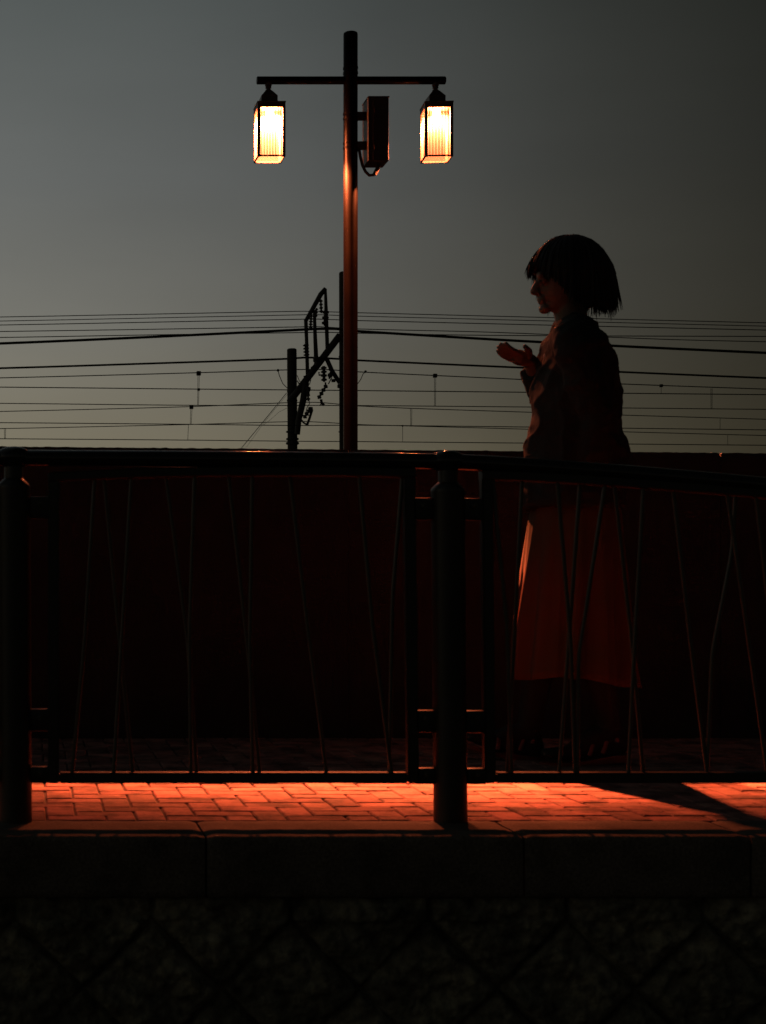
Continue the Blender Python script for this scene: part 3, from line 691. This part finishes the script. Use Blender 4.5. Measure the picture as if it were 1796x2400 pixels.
leg(V(1355, 1150, DP-.07), V(1372, 1440, DP-.05), R_an, R_heel, R_ball, R_toe)
leg(V(1350, 1150, DP+.07), V(1280, 1430, DP+.10), F_an, F_heel, F_ball, F_toe)
body = obj('body', bm, M['skin'], person); remesh(body, .0045, 5, .4)
# eyes and brows
for s in (-1, 1):
    bm = BM(); ball(bm, V(1269, 659, DP+s*.033), .0085, 1, 1.1, .8, 14, 10); obj('eye', bm, M['tights'], body)
# tights: closed sleeves over the legs
bm = BM()
for hip, kn, an in ((V(1355, 1150, DP-.07), V(1372, 1440, DP-.05), R_an), (V(1350, 1150, DP+.07), V(1280, 1430, DP+.10), F_an)):
    e_ = kn*.06+an*.94
    caps(bm, [hip, (hip+kn)/2, kn], [.089, .074, .056]); tube(bm, [kn, kn*.65+an*.35, e_], [.056, .059, .040], 16)
for (an, he, bl, to) in ((R_an, R_heel, R_ball, R_toe), (F_an, F_heel, F_ball, F_toe)):
    caps(bm, [he, an], [.034, .040]); caps(bm, [an, (an+bl)/2+Vector((0, 0, .014)), bl], [.039, .036, .031]); caps(bm, [he, bl], [.032, .032])
    for k in (-.018, .018): caps(bm, [bl+Vector((0, k, 0)), to+Vector((0, k*1.2, 0))], [.024, .016])
tg = obj('tights', bm, M['tights'], person); remesh(tg, .006, 4)
# sandals
for (an, heel, bl, toe) in ((R_an, R_heel, R_ball, R_toe), (F_an, F_heel, F_ball, F_toe)):
    bm = BM(); dn = Vector((0, 0, -.030)); prof = []
    st = [(heel+Vector((.034, 0, 0)), .012), (heel+Vector((.025, 0, 0)), .024), (heel, .032), ((heel+bl)/2, .028), (bl, .042), ((bl+toe)/2, .043), (toe+(toe-bl)*.05, .034), (toe+(toe-bl)*.28, .012)]
    th_ = [.028, .028, .028, .022, .016, .015, .014, .012]
    rows = []
    for (p, hw), tk in zip(st, th_):
        c = p+dn+Vector((0, 0, .002)); rows.append([bm.verts.new(c+Vector((0, -hw, 0))), bm.verts.new(c+Vector((0, hw, 0))), bm.verts.new(c+Vector((0, hw*.95, -tk))), bm.verts.new(c+Vector((0, -hw*.95, -tk)))])
    for a, b in zip(rows[:-1], rows[1:]):
        for k in range(4): bm.faces.new((a[k], a[(k+1) % 4], b[(k+1) % 4], b[k]))
    bm.faces.new(rows[0]); bm.faces.new(rows[-1][::-1])
    sd = obj('sandal', bm, M['shoe'], person, angle=50)
    def strap(c0, up, hw, back=0):
        bm = BM(); pts = []
        for i in range(13):
            a = math.pi*i/12; pts.append(c0+Vector((back*math.sin(a), -hw*math.cos(a), up*math.sin(a)-.012*(1-math.sin(a)))))
        tube(bm, pts, .0075, 8, .45); obj('strap', bm, M['shoe'], sd)
    ax = (bl-heel)
    strap(heel+ax*.95-Vector((0, 0, .006)), .036, .044, .012); strap(heel+ax*.70, .044, .040, .025); strap(heel+ax*.42, .056, .038, .03); strap(heel+ax*.12+Vector((0, 0, .03)), .035, .036, .01)
# jacket: loose body with sleeves
bm = BM()
lv = [(1190, 1346, .168, .19), (1120, 1348, .164, .192), (1050, 1350, .156, .192), (980, 1350, .138, .190), (900, 1350, .130, .195), (840, 1350, .112, .195), (800, 1350, .092, .180), (784, 1348, .078, .140), (768, 1344, .068, .085), (758, 1342, .060, .062)]
rings = []
for li, (py, px, a, b) in enumerate(lv):
    c = V(px, py); ring = []
    for k in range(48):
        t = 2*math.pi*k/48; fo = 1+.035*noise.noise(Vector((math.cos(t)*2.2, math.sin(t)*2.2, c.z*2.5)))*(1.4 if py > 950 else .6)+(.02*math.sin(11*t+c.z*6) if py > 980 else 0)
        ring.append(bm.verts.new((c.x+a*fo*math.cos(t), c.y+b*fo*math.sin(t), c.z)))
    rings.append(ring)
for a, b in zip(rings[:-1], rings[1:]):
    for k in range(48): bm.faces.new((a[k], a[(k+1) % 48], b[(k+1) % 48], b[k]))
bm.faces.new(rings[0][::-1]); bm.faces.new(rings[-1])
def sleeve(sh, el, wr, r0=.066, r1=.058, r2=.05):
    caps(bm, [sh, (sh+el)/2, el], [r0, r0*.95, r1]); tube(bm, [el, (el+wr)/2, wr], [r1, r1*.95, r2], 20)
sleeve(V(1352, 822, DP-.165), V(1406, 985, DP-.20), V(1389, 1112, DP-.165)); 
sleeve(V(1346, 822, DP+.165), el_, el_*.22+wr_*.78)
caps(bm, [V(1349, 806, DP-.15), V(1348, 790, DP-.07), V(1347, 784, DP), V(1348, 790, DP+.07), V(1348, 806, DP+.15)], [.072, .075, .072, .075, .072])
jk = obj('jacket', bm, M['top'], person); remesh(jk, .007, 7)
nrm = [v.normal.copy() for v in jk.data.vertices]
for v, n_ in zip(jk.data.vertices, nrm):
    p = v.co; f = noise.fractal(Vector((p.x*5+p.z*3, p.y*5, p.z*9-p.x*4)), .8, 2.0, 4)
    r_ = 1-abs(noise.noise(Vector((p.x*7-p.z*5, p.y*6, p.z*8+p.x*6))))*2
    v.co = p+n_*(f*.010+max(0, r_)**3*.010)
# collar
bm = BM(); c = V(1342, 764)
rg = []
for (rr, dz) in [(.066, -.02), (.064, .012), (.058, .014), (.056, -.015)]:
    rg.append([bm.verts.new((c.x+rr*math.cos(2*math.pi*k/32)*1.05, c.y+rr*math.sin(2*math.pi*k/32), c.z+dz+.012*math.cos(2*math.pi*k/32))) for k in range(32)])
for a, b in zip(rg, rg[1:]+rg[:1]):
    for k in range(32): bm.faces.new((a[k], a[(k+1) % 32], b[(k+1) % 32], b[k]))
obj('collar', bm, M['top'], jk)
# skirt
bm = BM(); rows = []; n_ = 96
for i in range(25):
    f = i/24; py = 1150+440*f; c = V(1350-8*f, py); a = .135+.062*f**.8; b = .15+.06*f**.8; row = []
    for k in range(n_):
        t = 2*math.pi*k/n_
        fo = 1+f*(.12*(1-2*abs(math.sin(5.5*t+.6+.5*f)))+.06*math.sin(17*t+.4*f*6)+.02*math.sin(31*t)+.05*noise.noise(Vector((math.cos(t)*1.5, math.sin(t)*1.5, f*1.2))))
        zz = c.z+.012*f*math.sin(3*t+1)-.010*f*math.cos(t)
        row.append(bm.verts.new((c.x+a*fo*math.cos(t), c.y+b*fo*math.sin(t), zz)))
    rows.append(row)
for a, b in zip(rows[:-1], rows[1:]):
    for k in range(n_): bm.faces.new((a[k], a[(k+1) % n_], b[(k+1) % n_], b[k]))
sk = obj('skirt', bm, M['skirt'], person, angle=180); s = sk.modifiers.new('s', 'SOLIDIFY'); s.thickness = .002
# hair: chin-length bob with a fringe: an inner cap and locks combed down over it
c = V(1336, 644)
def hairpt(a, t, k=1.0):
    """a = azimuth (0 = forward, -x), t = 0 crown .. 1 tip"""
    front = max(0, math.cos(a))**1.5
    end = 1.0+.035*math.sin(7*a)+.03*math.sin(3*a+1)-.46*front*(1 if abs(a) < 1.05 else max(0, 1-(abs(a)-1.05)*2.2)) 
    th = t*end*math.pi*.80
    rx, ry, rz = .130*k, .110*k, .129*k
    back = max(0, -math.cos(a))
    fl = 1+.26*max(0, t*end-.45)*(1+1.0*back)*(1 if t < .8 else 1-(t-.8)*1.2)
    x = -math.cos(a)*math.sin(min(th, math.pi*.58))*rx*fl; y = math.sin(a)*math.sin(min(th, math.pi*.58))*ry*fl
    z = math.cos(min(th, math.pi*.5))*rz if th <= math.pi*.5 else -(th-math.pi*.5)*rz*1.0
    return Vector((c.x+x, c.y+y, c.z+z))
bm = BM(); ng, nt_ = 64, 18; rows = []
for i in range(nt_+1):
    rows.append([bm.verts.new(hairpt(2*math.pi*k/ng-math.pi, .02+.93*i/nt_, .93)) for k in range(ng)])
for a, b in zip(rows[:-1], rows[1:]):
    for k in range(ng): bm.faces.new((a[k], a[(k+1) % ng], b[(k+1) % ng], b[k]))
bm.faces.new(rows[0])
hr_ = obj('hair', bm, M['hair'], person, angle=180); s = hr_.modifiers.new('s', 'SOLIDIFY'); s.thickness = .02; s.offset = -1
bm = BM(); rnd = random.Random(3)
for i in range(560):
    a = rnd.uniform(-math.pi, math.pi); a1 = a+rnd.uniform(-.14, .14); k0 = rnd.uniform(.93, 1.02); ln = rnd.uniform(.93, 1.02); pts = []
    wob = rnd.uniform(0, 6.28); out = rnd.uniform(-.01, .05) if rnd.random() < .85 else rnd.uniform(.03, .14)
    for q_ in range(11):
        t = .03+(ln-.03)*q_/10
        pts.append(hairpt(a+(a1-a)*t+.02*math.sin(5*t+wob), t, k0+out*t**3))
    r0 = rnd.uniform(.0035, .0065); tube(bm, pts, [r0*.7]+[r0]*6+[r0*.9, r0*.75, r0*.5, r0*.15], 6)
for i in range(70):     # loose strands
    a = rnd.uniform(-math.pi, math.pi); o_ = rnd.uniform(.01, .07); a1 = a+rnd.uniform(-.3, .3); w_ = rnd.uniform(0, 6)
    tube(bm, [hairpt(a+(a1-a)*q_/9, .05+.97*q_/9*rnd.uniform(.98, 1.0), 1.0+o_*math.sin(q_*.7+w_)**2) for q_ in range(10)], [.0007]*10, 4)
obj('hair_locks', bm, M['hair'], hr_)['kind'] = 'stuff'
